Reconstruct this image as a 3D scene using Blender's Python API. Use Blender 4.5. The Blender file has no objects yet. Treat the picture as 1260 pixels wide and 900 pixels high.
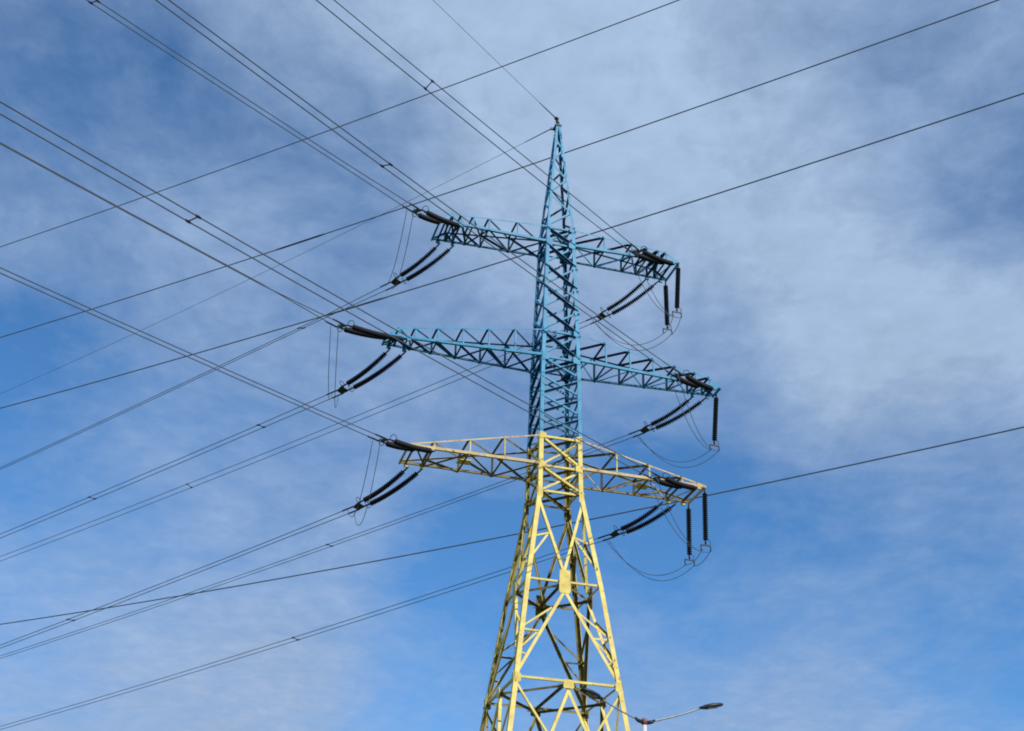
import bpy, math, random
from mathutils import Vector as V, Matrix
random.seed(4)
S = bpy.context.scene
R = math.radians
COL = S.collection

# ------------------------------------------------------------------ camera
PITCH, ROLL = R(28.437), R(-1.556)
cam = bpy.data.cameras.new('camera'); co = bpy.data.objects.new('camera', cam); COL.objects.link(co)
cam.sensor_width = 36.0; cam.lens = 36.0*1765.6/1260; cam.clip_start = .1; cam.clip_end = 9000
fwd = V((0, math.cos(PITCH), math.sin(PITCH))); up0 = V((0, -math.sin(PITCH), math.cos(PITCH))); rt = V((1, 0, 0))
xc = rt*math.cos(ROLL) - up0*math.sin(ROLL); yc = rt*math.sin(ROLL) + up0*math.cos(ROLL)
M = Matrix((xc, yc, -fwd)).transposed().to_4x4(); M.translation = V((0, 0, 1.6)); co.matrix_world = M
S.camera = co
S.cycles.filter_width = 1.9          # a slightly soft lens

# ------------------------------------------------------------------ light
SUN_EL = 38.0                       # degrees
SUN_DIR = V((.60, -.80, 0)).normalized()*math.cos(R(SUN_EL)) + V((0, 0, math.sin(R(SUN_EL))))   # towards the sun
SKY_STRENGTH, SUN_STRENGTH = .1, 4.0
sun = bpy.data.lights.new('sun', 'SUN'); sun.energy = SUN_STRENGTH; sun.angle = R(.5); sun.color = (1, .93, .82)
so = bpy.data.objects.new('sun', sun); COL.objects.link(so)
so.rotation_euler = (-SUN_DIR).to_track_quat('-Z', 'Y').to_euler()
S.view_settings.view_transform = 'Standard'; S.view_settings.look = 'None'
S.view_settings.exposure = 0; S.view_settings.gamma = 1; S.view_settings.use_curve_mapping = False

# ------------------------------------------------------------------ sky: Nishita with a broken veil of cloud
# cloud amount by compass direction (x, y, z, amount)
COVER = [(-0.306,0.718,0.625,0.45), (-0.273,0.755,0.596,-0.25), (-0.248,0.753,0.609,0.10), (-0.211,0.739,0.640,0.60), (-0.132,0.741,0.658,0.65), (-0.045,0.756,0.653,0.95), (0.066,0.753,0.655,0.80), (0.000,0.773,0.634,0.95), (0.167,0.732,0.661,0.75), (0.239,0.716,0.656,0.45), (0.309,0.713,0.629,0.50), (0.302,0.771,0.561,0.35), (0.199,0.785,0.587,0.80), (0.113,0.797,0.593,0.90), (-0.020,0.820,0.572,0.95), (-0.110,0.794,0.598,0.30), (-0.186,0.790,0.585,0.40), (-0.268,0.775,0.571,0.55), (-0.318,0.785,0.531,0.55), (-0.222,0.830,0.512,0.55), (-0.137,0.811,0.568,0.30), (-0.336,0.827,0.450,-0.05), (-0.184,0.853,0.488,0.45), (-0.030,0.854,0.519,0.40), (-0.236,0.865,0.442,0.25), (-0.118,0.872,0.475,0.55), (-0.039,0.887,0.460,0.40), (-0.285,0.873,0.396,0.25), (-0.234,0.894,0.383,0.20), (-0.170,0.903,0.395,0.45), (-0.072,0.896,0.438,0.50), (-0.263,0.897,0.354,0.60), (-0.301,0.895,0.329,0.25), (-0.205,0.916,0.346,0.65), (-0.134,0.939,0.316,0.80), (-0.057,0.942,0.331,-0.10), (-0.254,0.919,0.300,0.70), (-0.284,0.926,0.247,0.70), (-0.173,0.951,0.256,0.75), (-0.033,0.963,0.269,0.45), (0.073,0.871,0.487,0.50), (0.111,0.850,0.515,0.85), (0.182,0.837,0.516,0.85), (0.226,0.848,0.479,1.30), (0.297,0.828,0.476,1.10), (0.332,0.833,0.443,0.70), (0.152,0.875,0.460,0.35), (0.142,0.897,0.420,-0.05), (0.232,0.870,0.435,0.50), (0.308,0.862,0.403,0.15), (0.207,0.903,0.376,0.05), (0.110,0.931,0.349,0.10), (0.318,0.880,0.353,0.50), (0.222,0.917,0.330,0.40), (0.154,0.932,0.327,0.30), (0.268,0.911,0.312,0.30), (0.321,0.900,0.293,-0.20), (0.132,0.953,0.271,0.60), (0.216,0.940,0.264,0.75), (0.296,0.922,0.251,0.60)]

w = bpy.data.worlds.new('World'); S.world = w; w.use_nodes = True
nt = w.node_tree; nt.nodes.clear(); L = nt.links.new
def N(t, **k):
    n = nt.nodes.new(t)
    for a, b in k.items(): setattr(n, a, b)
    return n
def mth(op, a, b=None, c=None, clamp=False):
    n = N('ShaderNodeMath', operation=op); n.use_clamp = clamp
    for i, x in enumerate((a, b, c)):
        if x is None: continue
        if isinstance(x, (int, float)): n.inputs[i].default_value = x
        else: L(x, n.inputs[i])
    return n.outputs[0]
tc = N('ShaderNodeTexCoord'); DIR = tc.outputs['Generated']
sky = N('ShaderNodeTexSky', sky_type='NISHITA'); sky.sun_disc = False
sky.sun_elevation = R(SUN_EL); sky.sun_rotation = math.atan2(SUN_DIR.x, SUN_DIR.y)
sky.air_density = .8; sky.dust_density = 0; sky.ozone_density = 3.0
# slow drift so that the edges of the veil wander
wn = N('ShaderNodeTexNoise'); wn.inputs['Scale'].default_value = 7; wn.inputs['Detail'].default_value = 3; L(DIR, wn.inputs['Vector'])
ws = N('ShaderNodeVectorMath', operation='SUBTRACT'); L(wn.outputs['Color'], ws.inputs[0]); ws.inputs[1].default_value = (.5, .5, .5)
wm = N('ShaderNodeVectorMath', operation='SCALE'); L(ws.outputs[0], wm.inputs[0]); wm.inputs['Scale'].default_value = .09
wd = N('ShaderNodeVectorMath', operation='ADD'); L(DIR, wd.inputs[0]); L(wm.outputs[0], wd.inputs[1]); WDIR = wd.outputs[0]
num, den = .45*.002, .002
SG = .045
for x, y, z, c in COVER:
    d = N('ShaderNodeVectorMath', operation='DISTANCE'); L(WDIR, d.inputs[0]); d.inputs[1].default_value = (x, y, z)
    q = mth('MULTIPLY', d.outputs['Value'], d.outputs['Value'])
    e = mth('POWER', math.exp(-1/(2*SG*SG)), q) if False else mth('EXPONENT', mth('MULTIPLY', q, -1/(2*SG*SG)))
    num = mth('MULTIPLY_ADD', e, c, num); den = mth('ADD', e, den)
field = mth('MULTIPLY_ADD', mth('DIVIDE', num, den), 1.42, -.19)
# cloud layer seen in perspective: direction projected on a flat layer overhead
sp = N('ShaderNodeSeparateXYZ'); L(DIR, sp.inputs[0])
iz = mth('DIVIDE', 1.0, mth('MAXIMUM', mth('ADD', sp.outputs['Z'], .12), .05))
cb = N('ShaderNodeCombineXYZ'); L(mth('MULTIPLY', sp.outputs['X'], iz), cb.inputs[0]); L(mth('MULTIPLY', sp.outputs['Y'], iz), cb.inputs[1])
def fbm(scale, detail, rough, dist, sx=1, sy=1, rz=0):
    mp = N('ShaderNodeMapping'); mp.inputs['Scale'].default_value = (sx, sy, 1); mp.inputs['Rotation'].default_value = (0, 0, rz); L(cb.outputs[0], mp.inputs['Vector'])
    n = N('ShaderNodeTexNoise'); n.inputs['Scale'].default_value = scale; n.inputs['Detail'].default_value = detail
    n.inputs['Roughness'].default_value = rough; n.inputs['Distortion'].default_value = dist; L(mp.outputs[0], n.inputs['Vector'])
    return mth('SUBTRACT', n.outputs['Fac'], .5)
n1 = fbm(2.2, 9, .60, .6)
n2 = fbm(6.0, 10, .64, .5, 1, .72, .6)
n3 = fbm(26.0, 6, .6, .3)
cov = mth('ADD', field, mth('MULTIPLY', n1, .70))
cov = mth('ADD', cov, mth('MULTIPLY', n2, .78))
cov = mth('ADD', cov, mth('MULTIPLY', n3, .28), clamp=True)
bc = N('ShaderNodeMix', data_type='RGBA'); L(mth('MULTIPLY', cov, .95), bc.inputs['Factor'])
tint = N('ShaderNodeMix', data_type='RGBA', blend_type='MULTIPLY'); tint.inputs['Factor'].default_value = 1
L(sky.outputs[0], tint.inputs['A']); tint.inputs['B'].default_value = (.76, 1.31, 1.62, 1)
L(tint.outputs['Result'], bc.inputs['A'])
cc = N('ShaderNodeMix', data_type='RGBA'); L(mth('ADD', mth('MULTIPLY', sp.outputs['Z'], 2.2), -.35, clamp=True), cc.inputs['Factor'])
cc.inputs['A'].default_value = (3.25, 4.25, 6.1, 1); cc.inputs['B'].default_value = (4.05, 5.42, 7.55, 1)
sh = N('ShaderNodeMix', data_type='RGBA', blend_type='MULTIPLY'); sh.inputs['Factor'].default_value = 1     # thicker and thinner parts of the veil
L(cc.outputs['Result'], sh.inputs['A'])
tk = mth('ADD', mth('ADD', mth('MULTIPLY', n2, .40), mth('MULTIPLY', n3, .30)), 1.0); gc = N('ShaderNodeCombineColor')
for i in range(3): L(tk, gc.inputs[i])
L(gc.outputs[0], sh.inputs['B']); L(sh.outputs['Result'], bc.inputs['B'])
bg = N('ShaderNodeBackground'); L(bc.outputs['Result'], bg.inputs[0]); bg.inputs[1].default_value = SKY_STRENGTH
ow = N('ShaderNodeOutputWorld'); L(bg.outputs[0], ow.inputs[0])

# ------------------------------------------------------------------ materials
def material(name, base, var=None, rough=.55, metal=0.0, scale=3.0, spec=.4, wear=None, wear_at=.66):
    m = bpy.data.materials.new(name); m.use_nodes = True
    t = m.node_tree; b = t.nodes['Principled BSDF']; k = t.links.new
    b.inputs['Roughness'].default_value = rough; b.inputs['Metallic'].default_value = metal
    b.inputs['Specular IOR Level'].default_value = spec
    tx = t.nodes.new('ShaderNodeTexCoord')
    n = t.nodes.new('ShaderNodeTexNoise'); n.inputs['Scale'].default_value = scale; n.inputs['Detail'].default_value = 6
    k(tx.outputs['Object'], n.inputs['Vector'])
    r = t.nodes.new('ShaderNodeValToRGB'); r.color_ramp.elements[0].position = .35; r.color_ramp.elements[1].position = .65
    r.color_ramp.elements[0].color = (*base, 1); r.color_ramp.elements[1].color = (*(var or base), 1)
    k(n.outputs['Fac'], r.inputs['Fac']); out = r.outputs['Color']
    if wear:
        n2 = t.nodes.new('ShaderNodeTexNoise'); n2.inputs['Scale'].default_value = scale*2.3; n2.inputs['Detail'].default_value = 9; n2.inputs['Roughness'].default_value = .7
        k(tx.outputs['Object'], n2.inputs['Vector'])
        r2 = t.nodes.new('ShaderNodeValToRGB'); r2.color_ramp.elements[0].position = wear_at; r2.color_ramp.elements[1].position = wear_at+.06
        r2.color_ramp.elements[0].color = (0, 0, 0, 1); r2.color_ramp.elements[1].color = (1, 1, 1, 1); k(n2.outputs['Fac'], r2.inputs['Fac'])
        mx = t.nodes.new('ShaderNodeMix'); mx.data_type = 'RGBA'; k(r2.outputs['Color'], mx.inputs['Factor']); k(out, mx.inputs['A']); mx.inputs['B'].default_value = (*wear, 1)
        out = mx.outputs['Result']
    k(out, b.inputs['Base Color'])
    return m
YELP = material('yellow_paint', (.82, .68, .18), (.66, .50, .12), .55, 0, 2.4, .3, (.34, .19, .08), .59)
BLUP = material('blue_paint', (.012, .30, .52), (.009, .20, .38), .5, 0, 1.7, .3, (.04, .13, .17), .59)
YDARK = material('dark_yellow', (.28, .22, .065), (.11, .085, .03), .8, 0, 2.2, .2, (.26, .20, .07), .60)
BDARK = material('dark_blue', (.013, .075, .165), (.012, .045, .095), .75, 0, 2.2, .2, (.02, .10, .20), .64)
FADP = material('faded_cream_yellow_paint', (.66, .54, .27), (.52, .39, .19), .65, 0, 1.8, .25, (.28, .16, .10), .56)
YEL, BLU, FAD = (YELP, YDARK), (BLUP, BDARK), (FADP, YDARK)     # outer faces in full colour, inner faces of the angles in a darker tone
GAL = material('galvanised_steel', (.30, .31, .32), (.22, .23, .25), .5, .6, 5)
DRK = material('dark_fitting', (.035, .038, .045), (.02, .022, .028), .5, .3, 8)
INS = material('dark_glazed_insulator', (.010, .012, .018), (.007, .008, .013), .6, 0, 6, .2)
WIR = material('weathered_conductor', (.11, .13, .165), (.085, .10, .135), .65, 0, 2)
LINE = material('weathered_neighbour_conductor', (.11, .14, .19), (.09, .115, .16), .65, 0, 2)
CON = material('concrete', (.36, .35, .33), (.28, .27, .26), .9, 0, 4)
POLE = material('white_painted_pole', (.72, .72, .72), (.62, .62, .63), .5, 0, 3, .4, (.4, .34, .3), .68)
LAMP = material('dark_lamp_housing', (.03, .033, .04), (.022, .025, .03), .45, .3, 5)
LENS = material('lamp_glass', (.10, .11, .12), (.08, .09, .10), .2, 0, 5, .5)
CAP = material('red_brown_collar', (.32, .10, .08), (.25, .08, .06), .6, 0, 5)

# ------------------------------------------------------------------ mesh helpers
class MB:
    def __init__(s): s.v = []; s.f = []; s.smooth = []; s.inner = set()
    def poly_prism(s, a, b, prof_u, prof):            # extrude a profile (list of (u,v) along two axes) from a to b
        u, v = prof_u; n = len(prof); i0 = len(s.v)
        for p in (a, b):
            for (x, y) in prof: s.v.append(p + u*x + v*y)
        for i in range(n):
            if i in (2, 3): s.inner.add(len(s.f))
            j = (i+1) % n; s.f.append((i0+i, i0+j, i0+n+j, i0+n+i)); s.smooth.append(False)
        s.f.append(tuple(i0+i for i in reversed(range(n)))); s.f.append(tuple(i0+n+i for i in range(n))); s.smooth += [False, False]
    def angle(s, a, b, size, inn, t=None, flip=1):      # rolled steel angle, heel on the line a-b, one leg pointing to inn
        a, b, inn = V(a), V(b), V(inn); d = (b-a).normalized()
        v = inn - d*inn.dot(d)
        if v.length < 1e-4: v = d.orthogonal()
        v.normalize(); u = d.cross(v)*flip; t = t or size*.14
        s.poly_prism(a, b, (u, v), [(0, 0), (size, 0), (size, t), (t, t), (t, size), (0, size)])
    def leg(s, a, b, size, u, v):                      # corner angle with both legs given
        a, b = V(a), V(b); d = (b-a).normalized(); t = size*.13
        u = (V(u)-d*V(u).dot(d)).normalized(); v = (V(v)-d*V(v).dot(d)).normalized()
        s.poly_prism(a, b, (u, v), [(0, 0), (size, 0), (size, t), (t, t), (t, size), (0, size)])
    def slab(s, pts, nrm, th):                         # flat plate of an outline, thickness th centred
        n = len(pts); i0 = len(s.v); nrm = V(nrm).normalized()
        for sg in (-.5, .5):
            for p in pts: s.v.append(V(p)+nrm*th*sg)
        for i in range(n):
            j = (i+1) % n; s.f.append((i0+i, i0+j, i0+n+j, i0+n+i)); s.smooth.append(False)
        s.f.append(tuple(i0+i for i in reversed(range(n)))); s.f.append(tuple(i0+n+i for i in range(n))); s.smooth += [False, False]
    def box(s, c, hx, hy, hz):                         # hx, hy, hz are half-axis vectors
        c, hx, hy, hz = V(c), V(hx), V(hy), V(hz); i0 = len(s.v)
        for k in (-1, 1):
            for p, q in ((-1, -1), (1, -1), (1, 1), (-1, 1)): s.v.append(c+hx*p+hy*q+hz*k)
        for f in ((3, 2, 1, 0), (4, 5, 6, 7), (0, 1, 5, 4), (1, 2, 6, 5), (2, 3, 7, 6), (3, 0, 4, 7)):
            s.f.append(tuple(i0+i for i in f)); s.smooth.append(False)
    def tube(s, pts, rad, n=6, cap=True, closed=False):
        pts = [V(p) for p in pts]; m = len(pts); i0 = len(s.v)
        rr = rad if isinstance(rad, (list, tuple)) else [rad]*m
        ref = None
        for i, p in enumerate(pts):
            a = pts[(i-1) % m] if (closed or i > 0) else p; b = pts[(i+1) % m] if (closed or i < m-1) else p
            d = (b-a).normalized()
            if ref is None: ref = d.orthogonal().normalized()
            u = (ref-d*ref.dot(d)).normalized(); ref = u; v = d.cross(u)
            for k in range(n):
                t = 2*math.pi*k/n; s.v.append(p+(u*math.cos(t)+v*math.sin(t))*rr[i])
        for i in range(m if closed else m-1):
            for k in range(n):
                a0 = i0+i*n; b0 = i0+((i+1) % m)*n
                s.f.append((a0+k, a0+(k+1) % n, b0+(k+1) % n, b0+k)); s.smooth.append(True)
        if cap and not closed:
            s.f.append(tuple(i0+k for k in reversed(range(n)))); s.f.append(tuple(i0+(m-1)*n+k for k in range(n))); s.smooth += [False, False]
    def build(s, name, mat, parent=None, origin=None):
        me = bpy.data.meshes.new(name); o0 = V(origin) if origin is not None else V((0, 0, 0))
        me.from_pydata([tuple(p-o0) for p in s.v], [], s.f); me.update()
        me.polygons.foreach_set('use_smooth', s.smooth)
        mats = mat if isinstance(mat, tuple) else (mat,)
        for q in mats: me.materials.append(q)
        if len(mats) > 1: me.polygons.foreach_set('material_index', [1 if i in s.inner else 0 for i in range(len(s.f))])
        o = bpy.data.objects.new(name, me); COL.objects.link(o)
        if parent: o.parent = parent
        return o
def thing(name, label, cat, loc=(0, 0, 0), rz=0, group=None):
    o = bpy.data.objects.new(name, None); COL.objects.link(o); o.location = loc; o.rotation_euler = (0, 0, rz); o.empty_display_size = .3
    return tag(o, label, cat, group)
def tag(o, label, cat, group=None):
    o['label'] = label; o['category'] = cat
    if group: o['group'] = group
    return o

# ------------------------------------------------------------------ ground
gm = bpy.data.materials.new('meadow_grass'); gm.use_nodes = True
t = gm.node_tree; b = t.nodes['Principled BSDF']; b.inputs['Roughness'].default_value = .95
tx = t.nodes.new('ShaderNodeTexCoord'); n = t.nodes.new('ShaderNodeTexNoise'); n.inputs['Scale'].default_value = .06; n.inputs['Detail'].default_value = 12; n.inputs['Roughness'].default_value = .7
t.links.new(tx.outputs['Object'], n.inputs['Vector'])
r = t.nodes.new('ShaderNodeValToRGB'); r.color_ramp.elements[0].position = .35; r.color_ramp.elements[1].position = .68
r.color_ramp.elements[0].color = (.045, .075, .02, 1); r.color_ramp.elements[1].color = (.13, .12, .055, 1)
t.links.new(n.outputs['Fac'], r.inputs['Fac']); t.links.new(r.outputs['Color'], b.inputs['Base Color'])
g = MB(); NG = 60
for i in range(NG+1):
    for j in range(NG+1):
        x, y = [math.copysign(abs(q)**2.2, q)*4000 for q in (i/NG*2-1, j/NG*2-1)]
        far = max(0, math.hypot(x, y)-150)/3000
        g.v.append(V((x, y, far*(18*math.sin(x*.0031)+14*math.sin(y*.0027+1.3)))))
for i in range(NG):
    for j in range(NG):
        k = i*(NG+1)+j; g.f.append((k, k+NG+1, k+NG+2, k+1)); g.smooth.append(True)
ground = g.build('ground', gm); ground['kind'] = 'structure'

# ------------------------------------------------------------------ the pylon
TX, TY, YAW = 2.055, 60.0, R(15.215)
CY, SY = math.cos(YAW), math.sin(YAW)
def T(p): return V((TX+CY*p[0]-SY*p[1], TY+SY*p[0]+CY*p[1], p[2]))          # pylon axes (x along the arms, y away) to world
def TD(p): return V((CY*p[0]-SY*p[1], SY*p[0]+CY*p[1], p[2]))
ZB, ZA, ZL, ZM, ZMT, Z2, Z2T, Z3, Z3T, ZAP = 18.24, 22.73, 27.2, 28.44, 29.91, 34.07, 35.52, 40.59, 41.55, 48.35
PROF = [(0, 9.39), (10.0, 6.79), (ZB, 4.642), (ZA, 3.472), (ZL, 2.114), (Z2, 1.896), (Z3, 1.504), (Z3T, 1.43), (ZAP, .24)]
def half(z):
    for (z0, w0), (z1, w1) in zip(PROF, PROF[1:]):
        if z <= z1: return (w0+(w1-w0)*(z-z0)/(z1-z0))/2
    return PROF[-1][1]/2
CORNERS = [(-1, -1), (1, -1), (1, 1), (-1, 1)]
def corner(c, z): h = half(z); return V((c[0]*h, c[1]*h, z))
pylon = thing('lattice_tower', 'tall lattice pylon painted blue above and yellow below, with three pairs of crossarms', 'pylon', (TX, TY, 0), YAW)

def legs(name, z0, zs, size, mat):
    for c in CORNERS:
        m = MB()
        for a, b_ in zip([z0]+zs[:-1], zs):
            m.leg(corner(c, a), corner(c, b_), size, (-c[0], 0, 0), (0, -c[1], 0))
        m.build(name, mat, pylon)
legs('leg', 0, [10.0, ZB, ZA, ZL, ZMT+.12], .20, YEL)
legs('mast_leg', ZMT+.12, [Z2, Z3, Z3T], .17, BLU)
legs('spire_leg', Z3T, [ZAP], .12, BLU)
for c in CORNERS:
    m = MB(); p = corner(c, 0)
    m.box(p+V((0, 0, .12)), (.55, 0, 0), (0, .55, 0), (0, 0, .28)); m.box(p+V((0, 0, .5)), (.32, 0, 0), (0, .32, 0), (0, 0, .1)); m.build('footing', CON, pylon)

FACES = [((-1, -1), (1, -1), (0, 1, 0)), ((1, -1), (1, 1), (-1, 0, 0)), ((1, 1), (-1, 1), (0, -1, 0)), ((-1, 1), (-1, -1), (1, 0, 0))]
def mid(a, b, t=.5): return a+(b-a)*t
for ca_, cb_, inn in FACES:
    inn = V(inn); A = lambda z: corner(ca_, z)+inn*.03; B = lambda z: corner(cb_, z)+inn*.03; ctr = lambda z: mid(A(z), B(z))
    ex = (B(10)-A(10)).normalized()
    m = MB()
    def pan(z_top, z_bot, main, sec):                  # an inverted V from the centre of the upper beam down to the legs, with secondary bracing
        Cn = ctr(z_top)
        for P in (A, B):
            foot = P(z_bot+.12); m.angle(Cn+inn*.02, foot+inn*.02, main, inn, flip=1 if P is A else -1)
            q = mid(Cn, foot, .52); zq = z_top+(z_bot-z_top)*.50
            m.angle(P(zq)+inn*.05, q+inn*.05, sec, inn)                        # level tie
            q2 = mid(Cn, foot, .24)
            m.angle(P(zq)+inn*.08, q2+inn*.08, sec, inn)                       # rising tie
            q3 = mid(Cn, foot, .78); m.angle(P(z_top+(z_bot-z_top)*.74)+inn*.05, q3+inn*.05, sec*.9, inn); m.angle(P(z_top+(z_bot-z_top)*.74)+inn*.08, q+inn*.08, sec*.9, inn)
    def beam(z, sz): m.angle(A(z)+inn*.05, ctr(z)+inn*.05, sz, inn); m.angle(ctr(z)+inn*.05, B(z)+inn*.05, sz, inn)
    # V from the waist down to the centre plate
    for P, fl in ((A, 1), (B, -1)):
        top = P(ZL-.35); m.angle(top+inn*.02, ctr(ZA+.25)+inn*.02, .125, inn, flip=fl)
        q = mid(top, ctr(ZA+.25), .47); m.angle(P(ZL-.35-.47*(ZL-ZA))+inn*.05, q+inn*.05, .085, inn)
        m.angle(P(ZA+.75)+inn*.08, q+inn*.08, .085, inn)
    beam(ZA, .09); pan(ZA-.25, ZB, .13, .08)
    beam(ZB, .10)
    # steep inverted V below the lower beam, with struts from the leg joints
    for P, fl in ((A, 1), (B, -1)):
        c0 = ctr(ZB-.2); foot = P(10.1); m.angle(c0+inn*.02, foot+inn*.02, .13, inn, flip=fl)
        q = mid(c0, foot, .27); m.angle(P(ZB-.1)+inn*.05, q+inn*.05, .09, inn)
        m.angle(P(ZB+(10-ZB)*.30)+inn*.08, q+inn*.08, .085, inn)
        q2 = mid(c0, foot, .6); m.angle(P(ZB+(10-ZB)*.31)+inn*.05, q2+inn*.05, .085, inn); m.angle(P(ZB+(10-ZB)*.62)+inn*.08, q2+inn*.08, .085, inn)
    beam(10, .11); pan(9.8, .4, .15, .09)
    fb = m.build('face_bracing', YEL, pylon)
    # gusset plates
    PM, BM = (YELP, BLUP) if inn.y > .5 or inn.x > .5 else (YDARK, BDARK)
    def plate(z, hw, hh, off=-.045):
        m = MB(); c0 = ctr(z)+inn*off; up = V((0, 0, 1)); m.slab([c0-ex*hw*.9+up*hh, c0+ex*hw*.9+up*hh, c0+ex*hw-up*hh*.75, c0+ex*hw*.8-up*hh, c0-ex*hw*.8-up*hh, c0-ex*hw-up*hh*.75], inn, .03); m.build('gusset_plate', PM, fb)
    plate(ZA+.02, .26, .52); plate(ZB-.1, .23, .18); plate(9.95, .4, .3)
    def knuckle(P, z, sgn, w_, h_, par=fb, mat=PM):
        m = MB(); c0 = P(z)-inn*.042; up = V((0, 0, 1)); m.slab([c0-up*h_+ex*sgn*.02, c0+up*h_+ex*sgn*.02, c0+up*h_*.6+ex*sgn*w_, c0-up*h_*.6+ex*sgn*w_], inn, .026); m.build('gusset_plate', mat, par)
    for P, sgn in ((A, 1), (B, -1)):
        for z, w_, h_ in ((ZB-.02, .29, .25), (ZL-.2, .24, .30), (ZM, .34, .2), (ZMT, .32, .18), (10.0, .4, .35)): knuckle(P, z, sgn, w_, h_)
    # waist: crossed braces between the lower arm's chords
    m = MB()
    for z0, z1 in ((ZM, ZMT), (ZL, ZM)):
        m.angle(A(z1)+inn*.02, B(z0)+inn*.02, .10, inn); m.angle(B(z1)+inn*.09, A(z0)+inn*.09, .10, inn)
    for z in (ZL, ZM, ZMT): m.angle(A(z)+inn*.16, B(z)+inn*.16, .10, inn)
    m.build('waist_bracing', YEL, pylon)
    # mast: crossed braces
    m = MB()
    lv = [ZMT+.2+(Z2-ZMT-.2)*i/4 for i in range(5)]+[Z2T]+[Z2T+(Z3-Z2T)*i/4 for i in range(1, 5)]+[Z3T]
    for z0, z1 in zip(lv, lv[1:]):
        up_ = z0 > Z2-.1
        m.angle(A(z1-.05)+inn*.02, B(z0+.05)+inn*.02, .115 if up_ else .085, -inn if up_ else inn); m.angle(A(z0+.05)+inn*.07, B(z1-.05)+inn*.07, .085 if up_ else .115, inn if up_ else -inn)
    for z in (Z2, Z2T, Z3, Z3T): m.angle(A(z)+inn*.12, B(z)+inn*.12, .09, inn)
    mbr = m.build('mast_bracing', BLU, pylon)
    for P, sgn in ((A, 1), (B, -1)):
        for z, w_, h_ in ((Z2, .36, .24), (Z2T, .28, .2), (Z3, .34, .22), (Z3T, .26, .2)): knuckle(P, z, sgn, w_, h_, mbr, BM)
    # spire: single zigzag, alternating by face
    m = MB(); n = 7; zs = [Z3T+(ZAP-Z3T)*(1-(1-i/n)**1.15) for i in range(n+1)]
    for i, (z0, z1) in enumerate(zip(zs, zs[1:])):
        P, Q = (A, B) if i % 2 == 0 else (B, A)
        m.angle(P(z0+.03)+inn*.01, Q(z1-.03)+inn*.01, .09, inn)
    m.build('spire_bracing', BLU, pylon)
# plan bracing: diamonds between face centres
for z, mat in ((ZA-.06, YEL), (ZB-.08, YEL), (9.9, YEL)):
    m = MB(); h = half(z); pts = [V((0, -h, z)), V((h, 0, z)), V((0, h, z)), V((-h, 0, z))]
    for i in range(4): m.angle(pts[i], pts[(i+1) % 4], .10, (0, 0, -1))
    if z > 15: m.angle(pts[0]+V((0, 0, .11)), pts[2]+V((0, 0, .11)), .10, (0, 0, -1))
    for i in range(4):                                             # star plates
        d = (pts[i]-V((0, 0, z))).normalized(); e = V((-d.y, d.x, 0)); p = pts[i]-d*.06-V((0, 0, .03))
        m.slab([p+e*.42, p+e*.16-d*.14, p-d*.3+e*.0, p-e*.16-d*.14, p-e*.42, p-e*.1+d*.0, p+e*.1], (0, 0, 1), .03)
    m.build('plan_bracing', mat[1], pylon)
for z, mat in ((ZL, YEL), (ZM, YEL), (ZMT, YEL), (Z2, BLU), (Z2T, BLU), (Z3, BLU), (Z3T, BLU)):
    m = MB(); cs = [corner(c, z-.02) for c in CORNERS]
    m.angle(cs[0], cs[2], .10, (0, 0, -1)); m.angle(cs[1]+V((0, 0, .1)), cs[3]+V((0, 0, .1)), .10, (0, 0, -1)); m.build('plan_bracing', mat[1], pylon)
# apex: cap plate and earth-wire clamps
m = MB(); m.box((0, 0, ZAP+.03), (.17, 0, 0), (0, .17, 0), (0, 0, .04)); m.build('cap_plate', DRK, pylon)
m = MB(); m.tube([(0, .02, ZAP+.05), (-.02, -.04, ZAP+.22), (-.10, -.10, ZAP+.40)], [.12, .10, .07], 8); m.tube([(-.16, -.16, ZAP+.40), (-.05, -.05, ZAP+.46)], .10, 8); m.build('earth_wire_clamp', DRK, pylon)
m = MB(); m.box((-.22, .1, ZAP-.12), (.14, 0, 0), (0, .05, 0), (0, 0, .06)); m.build('earth_wire_clamp', DRK, pylon)

# crossarms: half-width at the tip, reach, panel points (distance from the axis) and the height of the outer end
ARMS = {'T': dict(z=Z3, zt=Z3T, L=6.15, d=.88, mat=BLU, nodes=[2.25, 3.7, 4.5, 5.1, 5.5], ze=.55, kink=True),
        'N': dict(z=Z2, zt=Z2T, L=8.27, d=.46, mat=BLU, nodes=[2.25, 3.5, 4.72, 5.9, 6.95, 7.7], ze=.50, kink=True),
        'M': dict(z=ZM, zt=ZMT, L=7.0, d=.98, mat=FAD, nodes=[2.66, 4.25, 5.87], ze=.12, kink=False)}
def chord(arm, sd, fr, x):                            # bottom chord point
    a = ARMS[arm]; h = half(a['z']); t = (x-h)/(a['L']-h); return V((sd*x, fr*(h+(a['d']-h)*t), a['z']))
def topch(arm, sd, fr, x):
    a = ARMS[arm]; h = half(a['z']); ht = half(a['zt']); xe = a['nodes'][-1] if a['kink'] else a['L']
    t = (x-h)/(xe-h); tb = (x-h)/(a['L']-h)
    return V((sd*(ht+(x-ht)) if x > h else sd*ht, fr*(ht+(a['d']-ht)*tb), a['zt']+(a['z']+a['ze']-a['zt'])*t))
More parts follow.
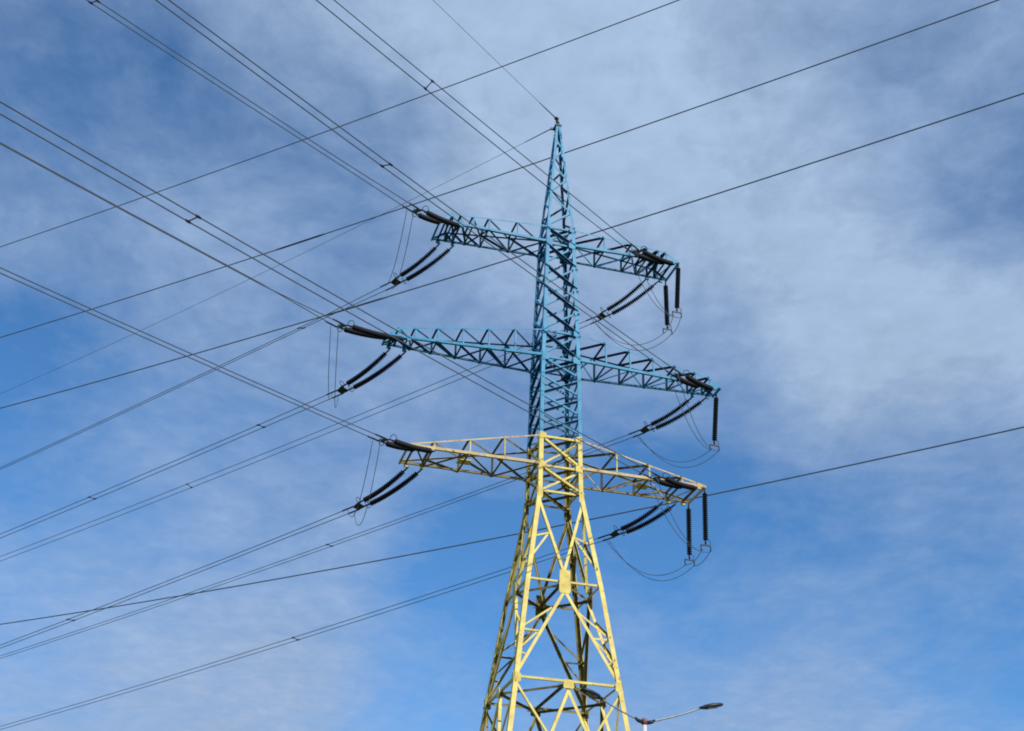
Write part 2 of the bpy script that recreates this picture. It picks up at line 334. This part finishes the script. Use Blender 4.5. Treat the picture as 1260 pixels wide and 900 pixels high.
for arm, a in ARMS.items():
    for sd in (-1, 1):
        h = half(a['z']); xs = [h]+a['nodes']; Lr = a['L']; mat = a['mat']; cs = .125 if arm != 'M' else .13; ls = .09 if arm != 'M' else .09
        # the arm's own body: end frame and the heavy cross pieces that carry the insulators
        m = MB(); dn = V((0, 0, -1)); upv = V((0, 0, 1))
        m.box((chord(arm, sd, -1, Lr)+chord(arm, sd, 1, Lr))/2+V((0, 0, .02)), (0, a['d']+.05, 0), (.04, 0, 0), (0, 0, .05))
        for dx in (.30, 1.05):
            for fr in (-1, 1):
                p = chord(arm, sd, fr, Lr-dx); m.box(p+V((0, 0, -.06)), (.09, 0, 0), (0, .05, 0), (0, 0, .08))
            m.angle(chord(arm, sd, -1, Lr-dx)+upv*.1, chord(arm, sd, 1, Lr-dx)+upv*.1, .06, (0, 0, -1))
        ca = m.build('crossarm', mat, pylon)
        for fr in (-1, 1):
            inn = V((0, -fr, 0))
            m = MB(); m.leg(chord(arm, sd, fr, h), chord(arm, sd, fr, Lr), cs, (0, 0, 1), inn); m.build('chord', mat, ca)
            m = MB(); xe = a['nodes'][-1] if a['kink'] else Lr
            m.leg(topch(arm, sd, fr, h), topch(arm, sd, fr, xe), cs*.5, (0, 0, -1), inn)
            if a['kink']: m.leg(topch(arm, sd, fr, xe), chord(arm, sd, fr, Lr)+V((0, 0, .08)), cs*.8, (0, 0, -1), inn)
            for x1 in xs[1:]: m.angle(topch(arm, sd, fr, x1)+inn*.02, chord(arm, sd, fr, x1)+inn*.02, ls*.75, inn)     # posts
            m.build('chord', mat, ca)
            if fr > 0:                                  # rear lacing: diagonals running down towards the mast
                m = MB()
                for x0, x1 in zip(xs, xs[1:]):
                    m.angle(topch(arm, sd, fr, x1)+inn*.02, chord(arm, sd, fr, x0)+inn*.02, ls, inn); m.angle(topch(arm, sd, fr, x1)+inn*.10, chord(arm, sd, fr, x1)+inn*.10, ls*.6, inn)
                m.build('lacing', mat[1], ca)
        m = MB()                                        # top lacing
        for x0, x1 in zip(xs, xs[1:]):
            m.angle(topch(arm, sd, -1, x1), topch(arm, sd, 1, x0), ls, (0, 0, -1)); m.angle(topch(arm, sd, -1, x1), topch(arm, sd, 1, x1), ls*.85, (0, 0, -1))
        m.build('lacing', mat[1], ca)  # top and rear lacing bars wholly in the darker tone
        m = MB()                                        # bottom lacing
        for k, (x0, x1) in enumerate(zip(xs, xs[1:]+[Lr-.3])):
            e = 1 if k % 2 else -1
            if k == 0: m.angle(chord(arm, sd, -1, x0)+upv*.034, chord(arm, sd, 1, x0)+upv*.034, ls*.7, (0, 0, -1))
            m.angle(chord(arm, sd, e, x0)+upv*.02, chord(arm, sd, -e, x1)+upv*.02, ls*.68, (0, 0, -1)); m.angle(chord(arm, sd, -1, x1)+upv*.034, chord(arm, sd, 1, x1)+upv*.034, ls*.7, (0, 0, -1))
        m.build('lacing', mat, ca)
        if arm == 'M':
            m = MB(); p = mid(chord(arm, sd, -1, 4.25), chord(arm, sd, 1, 4.25))
            m.slab([p+V((sd*.3, .25, .05)), p+V((-sd*.3, .25, .05)), p+V((-sd*.3, -.25, .05)), p+V((sd*.3, -.25, .05))], (0, 0, 1), .03); m.build('gusset_plate', YELP, ca)

# ------------------------------------------------------------------ phases: strings, bundles, jumpers
# (arm, side, face): distance of the two attachment points along the arm, yoke point, heading, slope, twist of the twin bundle, spacers along it
PH = {
('T', -1, -1): (6.01, 5.04, (-7.75, -2.80, 39.59), -139.0, -.1281, -15, [19.2, 62]),
('N', -1, -1): (8.07, 7.35, (-10.78, -3.16, 32.64), -139.0, -.1071, -42, [31, 70]),
('M', -1, -1): (6.55, 5.82, (-8.55, -3.05, 27.55), -139.0, -.1167, -9, [30, 68]),
('T', 1, -1): (5.93, 5.41, (2.90, -3.28, 39.19), -139.0, -.1030, 36, [16.6, 58]),
('N', 1, -1): (7.90, 7.21, (5.12, -2.62, 33.21), -139.0, -.0949, -12, [22.0, 64]),
('M', 1, -1): (6.58, 5.97, (3.70, -3.23, 27.51), -139.0, -.1110, 3, [28.3, 70]),
('T', -1, 1): (5.72, 5.02, (-7.42, 3.49, 39.36), 128.0, -.0930, -27, [6.3, 50]),
('N', -1, 1): (7.87, 7.11, (-9.64, 3.27, 32.77), 128.0, -.0839, -6, [5.2, 17.7, 60]),
('M', -1, 1): (6.57, 5.92, (-8.35, 3.69, 27.16), 128.0, -.1013, -9, [19.9, 60]),
('T', 1, 1): (5.73, 5.07, (3.43, 3.38, 39.31), 128.0, -.0859, 12, [30.4, 72]),
('N', 1, 1): (7.92, 7.26, (5.57, 3.09, 32.97), 128.0, -.0884, -6, [20.9, 62]),
('M', 1, 1): (6.36, 5.70, (4.07, 3.50, 27.37), 128.0, -.0876, 3, [20.7, 60]),
}
KS = 4*9/300**2
ARMW = {'T': 'top blue crossarm', 'N': 'middle blue crossarm', 'M': 'yellow crossarm'}
SIDE = {-1: 'left', 1: 'right'}
def disc_string(pts, clear=.34):
    """string of sheds along a curved path, with plain steel links at both ends"""
    m = MB(); f = MB()
    seg = [(q-p).length for p, q in zip(pts, pts[1:])]; tot = sum(seg)
    def at(s):
        for p, q, l in zip(pts, pts[1:], seg):
            if s <= l: return p+(q-p)*(s/l)
            s -= l
        return pts[-1]
    n = int((tot-2*clear)/.105); path = []; rad = []
    for i in range(n):
        s0 = clear+i*(tot-2*clear)/n; st = (tot-2*clear)/n
        for u, r in ((0, .055), (.22, .06), (.40, .122), (.60, .128), (.74, .06), (.97, .055)): path.append(at(s0+u*st)); rad.append(r)
    m.tube(path, rad, 10)
    for a0, a1 in ((0, clear+.03), (tot-clear-.03, tot)):
        f.tube([at(a0), at((a0+a1)/2), at(a1)], [.03, .045, .04], 6)
    return m, f
def ring(c, axis, rad, side, th=.016, frac=.8):
    axis = V(axis).normalized(); u = (V(side)-axis*V(side).dot(axis)).normalized(); v = axis.cross(u); pts = []
    for i in range(15):
        t = math.pi*2*frac*(i/14-.5); pts.append(V(c)+u*(rad*math.cos(t)+rad*.55)+v*rad*math.sin(t))
    m = MB(); m.tube([V(c)]+pts+[V(c)+v*.02], th, 5); return m
YOKE = {}
for (arm, sd, fr), (xa, xb, Y, az, sl, tw, sps) in PH.items():
    az = R(az); hd = TD((math.cos(az), math.sin(az), 0)); eh = V((-hd.y, hd.x, 0)); ez = V((0, 0, 1))
    A1, A2 = T(chord(arm, sd, fr, xa)+V((0, 0, -.1))), T(chord(arm, sd, fr, xb)+V((0, 0, -.1))); Yw = T(Y); mid_a = (A1+A2)/2
    down = (Yw-mid_a).normalized()
    where = 'reaching up towards the viewer' if fr < 0 else 'sloping down to the far lower left'
    lab = {-1: 'double dark insulator on the %s end of the %s, reaching towards the camera', 1: 'double dark insulator string below the %s end of the %s, slanting down left'}[fr] % (SIDE[sd], ARMW[arm])
    st = thing('insulator_set', lab, 'insulator', mid_a, 0, 'tension insulator strings on the crossarms')
    e1 = eh if (A1-A2).dot(eh) > 0 else -eh
    f = MB(); yb = Yw-down*.30
    for P, sg in ((A1, 1), (A2, -1)):
        Q = yb+e1*sg*.22; pts = []
        for i in range(9):
            t = i/8; p = P+(Q-P)*t; pts.append(p-ez*(.20 if fr > 0 else .09)*4*t*(1-t)*.9)
        m, ff = disc_string(pts); i = m.build('insulator_string', INS, st, mid_a); ff.build('end_link', DRK, i, mid_a)
        ring(Q-down*.1, down, .17, ez*.6+e1*sg).build('arcing_ring', DRK, i, mid_a)
    f.slab([yb+e1*.27, yb-e1*.27, Yw+down*.08-e1*.2, Yw+down*.08+e1*.2], e1.cross(down), .03); f.build('yoke_plate', DRK, st, mid_a)
    # twin bundle
    o = (eh*math.cos(R(tw))+ez*math.sin(R(tw)))*.2
    SPAN = 290
    def cat(h): return Yw+hd*h+ez*(sl*h+KS*h*h)
    span = ('overhead span' if fr < 0 else 'receding span')
    lab = ('twin cable from the %s insulators of the %s up over the viewer' if fr < 0 else 'twin cable from the %s rear insulators of the %s to the far left') % (SIDE[sd], ARMW[arm])
    bd = thing('conductor_bundle', lab, 'power line', Yw, 0, 'twin conductors strung from the pylon')
    hs = [0, .6, 1.5, 3, 5]+[8+(SPAN-8)*i/70 for i in range(71)]
    o0 = (e1 if o.dot(e1) > 0 else -e1)*.2
    for sg in (-1, 1):
        m = MB(); m.tube([cat(h)+(o0+(o-o0)*min(1, h/5))*sg for h in hs], .022 if fr < 0 else .019, 5); m.build('wire', WIR, bd, Yw)
    for h in sps:
        c0 = cat(h); m = MB(); m.tube([c0-o, c0+o], .022, 5)
        for sg in (-1, 1): m.tube([c0+o*sg-hd*.11, c0+o*sg, c0+o*sg+hd*.11], [.03, .046, .03], 7)
        m.build('spacer', DRK, bd, Yw)
    m = MB()                                            # compression clamps at the yoke
    for sg in (-1, 1): m.tube([cat(.02)+o0*sg, cat(.7)+o0*sg], .04, 6)
    m.build('dead_end_clamp', DRK, bd, Yw)
    YOKE[(arm, sd, fr)] = (Yw, o0, hd)

# jumper support strings on the right-hand tips
HANG = {}
for arm, fr, tilt, lab in (('T', -1, -.16, 'vertical dark insulator at the outer corner of the top right blue crossarm tip'), ('T', 1, .02, 'vertical dark insulator at the inner corner of the top right blue crossarm tip'),
                     ('N', 0, -.22, 'single hanging dark insulator under the right tip of the middle blue crossarm'),
                     ('M', -1, -.06, 'vertical dark insulator at the outer corner of the right yellow crossarm tip'), ('M', 1, -.05, 'vertical dark insulator at the inner corner of the right yellow crossarm tip')):
    a = ARMS[arm]; p = T((a['L']-.02, fr*a['d'], a['z']-.07)); q = p+V((tilt, 0, -2.75))
    st = thing('hanging_insulator', lab, 'insulator', p, 0, 'hanging jumper insulators on the right tips')
    m, ff = disc_string([p+(q-p)*i/6 for i in range(7)], .22); i = m.build('insulator_string', INS, st, p); ff.build('end_link', DRK, i, p)
    ax = TD((1, 0, 0)); ring(q+V((0, 0, .1)), TD((0, 1, 0)), .15, ax).build('arcing_ring', DRK, st, p)
    m = MB(); ly = TD((0, 1, 0)); m.box(q-V((0, 0, .03)), ax*.24, ly*.03, V((0, 0, .03)))
    for sg in (-1, 1): m.tube([q+ax*sg*.22-V((0, 0, .03)), q+ax*sg*.24-V((0, 0, .2)), q+ax*sg*.2-V((0, 0, .32))-ly*.05], .03, 5)
    m.build('jumper_clamp', DRK, st, p); HANG[(arm, fr)] = q-V((0, 0, .3))
def hangcurve(P, Q, sag, n=18, sway=V((0, 0, 0))):
    return [P+(Q-P)*(i/n)+(V((0, 0, -sag))+sway)*4*(i/n)*(1-i/n) for i in range(n+1)]
def jumper(label, spans, origin):
    jb = thing('jumper_loop', label, 'cable', origin, 0, 'slack jumper loops')
    for k in (0, 1):
        m = MB()
        pts = []
        for (P, Q, sag, sway) in [s_[k] for s_ in spans]:
            c_ = hangcurve(P, Q, sag, 18, sway); pts += c_ if not pts else c_[1:]
        m.tube(pts, .015, 5); m.build('wire', WIR, jb, origin)
for arm in 'TNM':
    for sd in (-1, 1):
        Yn, on, hn = YOKE[(arm, sd, -1)]; Yf, of, hf = YOKE[(arm, sd, 1)]
        if on.dot(of) < 0: of = -of
        dz = V((0, 0, -.12))
        ax = TD((1, 0, 0))
        st_, en = Yn+hn*.35+dz, Yf+hf*.35+dz
        lab = 'pair of thin slack jumper wires below the %s end of the %s' % (SIDE[sd], ARMW[arm])
        if sd < 0:
            sg = {'T': 1.0, 'N': 1.7, 'M': 1.7}[arm]
            sp = [[(st_+on*s*1.1, en+of*s*1.1, sg*(1+.12*s), V((0, 0, 0))) for s in (-1, 1)]]
        else:
            H = [HANG[k] for k in ((arm, -1), (arm, 1), (arm, 0)) if k in HANG]; sp = []
            ox = ax*.2; s1 = 1 if on.dot(ax) > 0 else -1; s2 = 1 if of.dot(ax) > 0 else -1
            sp.append([(st_+on*s*s1, H[0]+ox*s, .95+.12*s, V((0, 0, 0))) for s in (-1, 1)])
            for p, q in zip(H, H[1:]): sp.append([(p+ox*s, q+ox*s, .18, V((0, 0, 0))) for s in (-1, 1)])
            sp.append([(H[-1]+ox*s, en+of*s*s2, {'T': 1.15, 'N': 1.15, 'M': 1.2}[arm]+.1*s, V((0, 0, 0))) for s in (-1, 1)])
        jumper(lab, sp, st_)

# earth wires
for P, az, sl, k, lab in (((-.1, -.1, ZAP+.42), -139.0, -.045, KS*.7, 'thin earth wire rising from the pylon peak over the viewer'), ((-.33, .12, ZAP-.12), 128.0, -.092, KS*1.9, 'faint thin earth wire falling from the pylon peak to the far left')):
    Pw = T(P); hd = TD((math.cos(R(az)), math.sin(R(az)), 0)); m = MB()
    m.tube([Pw+hd*h+V((0, 0, sl*h+k*h*h)) for h in [280*(i/60)**1.3 for i in range(61)]], .012, 5)
    m.tube([Pw+hd*h+V((0, 0, sl*h+k*h*h)) for h in (0, .5, 1.1, 1.7)], [.035, .03, .028, .02], 6)
    o = m.build('earth_wire', WIR, None, Pw); o.location = Pw; tag(o, lab, 'power line')

# a neighbouring line that passes behind
A = R(148); nn = V((-math.sin(A), math.cos(A), 0)); dd = V((math.cos(A), math.sin(A), 0)); KF = 4*8/300**2
for perp, a0, b0, rad, lab, rod in ((54, 55.97, -.0134, .034, 'thin grey cable passing highest, above the pylon peak', None),
                          (63, 56.56, -.0274, .042, 'grey cable passing just below the pylon peak, with a dark thickened splice at left', (54.8, 59.1)),
                          (72, 56.99, -.0340, .050, 'thick grey cable passing behind the pylon at the height of its top crossarm', (55.8, 61.9)),
                          (85, 42.03, -.0305, .050, 'lowest grey cable, passing behind the yellow crossarm to the right edge', None)):
    org = -nn*perp+dd*30+V((0, 0, a0)); m = MB()
    f = lambda h: -nn*perp+dd*h+V((0, 0, a0+b0*h+KF*h*h))
    m.tube([f(-160+430*i/90) for i in range(91)], rad, 6)
    o = m.build('overhead_cable', LINE, None, org); o.location = org; tag(o, lab, 'power line', 'cables of the neighbouring power line')
    if rod:
        m = MB(); m.tube([f(rod[0]+(rod[1]-rod[0])*i/8) for i in range(9)], [rad*1.1]+[rad*1.45]*7+[rad*1.1], 8); m.build('splice_sleeve', DRK if perp == 63 else LINE, o, org)

# ------------------------------------------------------------------ street lamp in front of the pylon
LP = V((4.47, 45.0, 0)); TOP = 13.36
lamp = thing('street_lamp', 'twin-arm street lamp on a white pole at the foot of the pylon', 'street lamp', LP)
ad = V((math.cos(R(16)), math.sin(R(16)), 0)); pd = V((-ad.y, ad.x, 0)); UP = V((0, 0, 1))
m = MB(); m.tube([LP+UP*z for z in (-.1, .2, 1.6, 1.7, 8, TOP)], [.13, .13, .125, .10, .085, .07], 14); m.build('pole', POLE, lamp, LP)
m = MB(); m.tube([LP+UP*z for z in (-.1, .03, .05)], [.24, .24, .2], 14); m.build('base_flange', CON, lamp, LP)
m = MB(); m.tube([LP+UP*z for z in (TOP-.10, TOP+.07, TOP+.10)], [.09, .09, .05], 14); m.build('pole_cap', CAP, lamp, LP)
for sg in (-1, 1):
    dirv = ad if sg > 0 else V((-math.cos(R(30)), -math.sin(R(30)), 0)); LA = 1.95 if sg > 0 else 1.62; pdv = V((-dirv.y, dirv.x, 0)); m = MB(); pts = []
    for i in range(9):
        t = i/8; pts.append(LP+UP*(TOP-.02+(.66 if sg > 0 else .50)*t-.10*4*t*(1-t)*.5)+dirv*(.05+LA*t))
    m.tube(pts, [.04]+[.028 if sg > 0 else .022]*8, 8); arm_o = m.build('lamp_arm', GAL, lamp, LP)
    m = MB(); m.tube([LP+UP*(TOP-.03)+dirv*.09, LP+UP*(TOP+.0)+dirv*.24, LP+UP*(TOP+.07)+dirv*.36], [.065, .06, .035], 8); m.build('arm_bracket', DRK, arm_o, LP)
    # head: a flat tapered housing, tilted with the arm
    p0 = pts[-1]; tl = (dirv*.975+UP*.22).normalized(); pd = pdv; nz = tl.cross(pd)*(1 if tl.cross(pd).z > 0 else -1)
    m = MB(); rings = []
    for t, hw, th0, th1 in ((-.10, .04, .04, .04), (.0, .06, .05, .05), (.10, .13, .06, .075), (.35, .165, .05, .085), (.58, .155, .045, .07), (.70, .11, .035, .045), (.73, .05, .015, .02)):
        c0 = p0+tl*t; r_ = []
        for k in range(12):
            an = 2*math.pi*k/12; cx, cz = math.cos(an), math.sin(an)
            cx = math.copysign(abs(cx)**.6, cx); cz = math.copysign(abs(cz)**.7, cz)
            r_.append(c0+pd*hw*cx+nz*(th1 if cz > 0 else th0)*cz)
        rings.append(r_)
    i0 = 0
    for r_ in rings: m.v += r_
    for i in range(len(rings)-1):
        for k in range(12): m.f.append((i*12+k, i*12+(k+1) % 12, (i+1)*12+(k+1) % 12, (i+1)*12+k)); m.smooth.append(True)
    m.f.append(tuple(reversed(range(12)))); m.f.append(tuple((len(rings)-1)*12+k for k in range(12))); m.smooth += [False, False]
    hd_ = m.build('lamp_head', LAMP, lamp, LP)
    m = MB(); c0 = p0+tl*.36-nz*.05; m.box(c0, tl*.2, pd*.11, nz*.012); m.build('lens', LENS, hd_, LP)
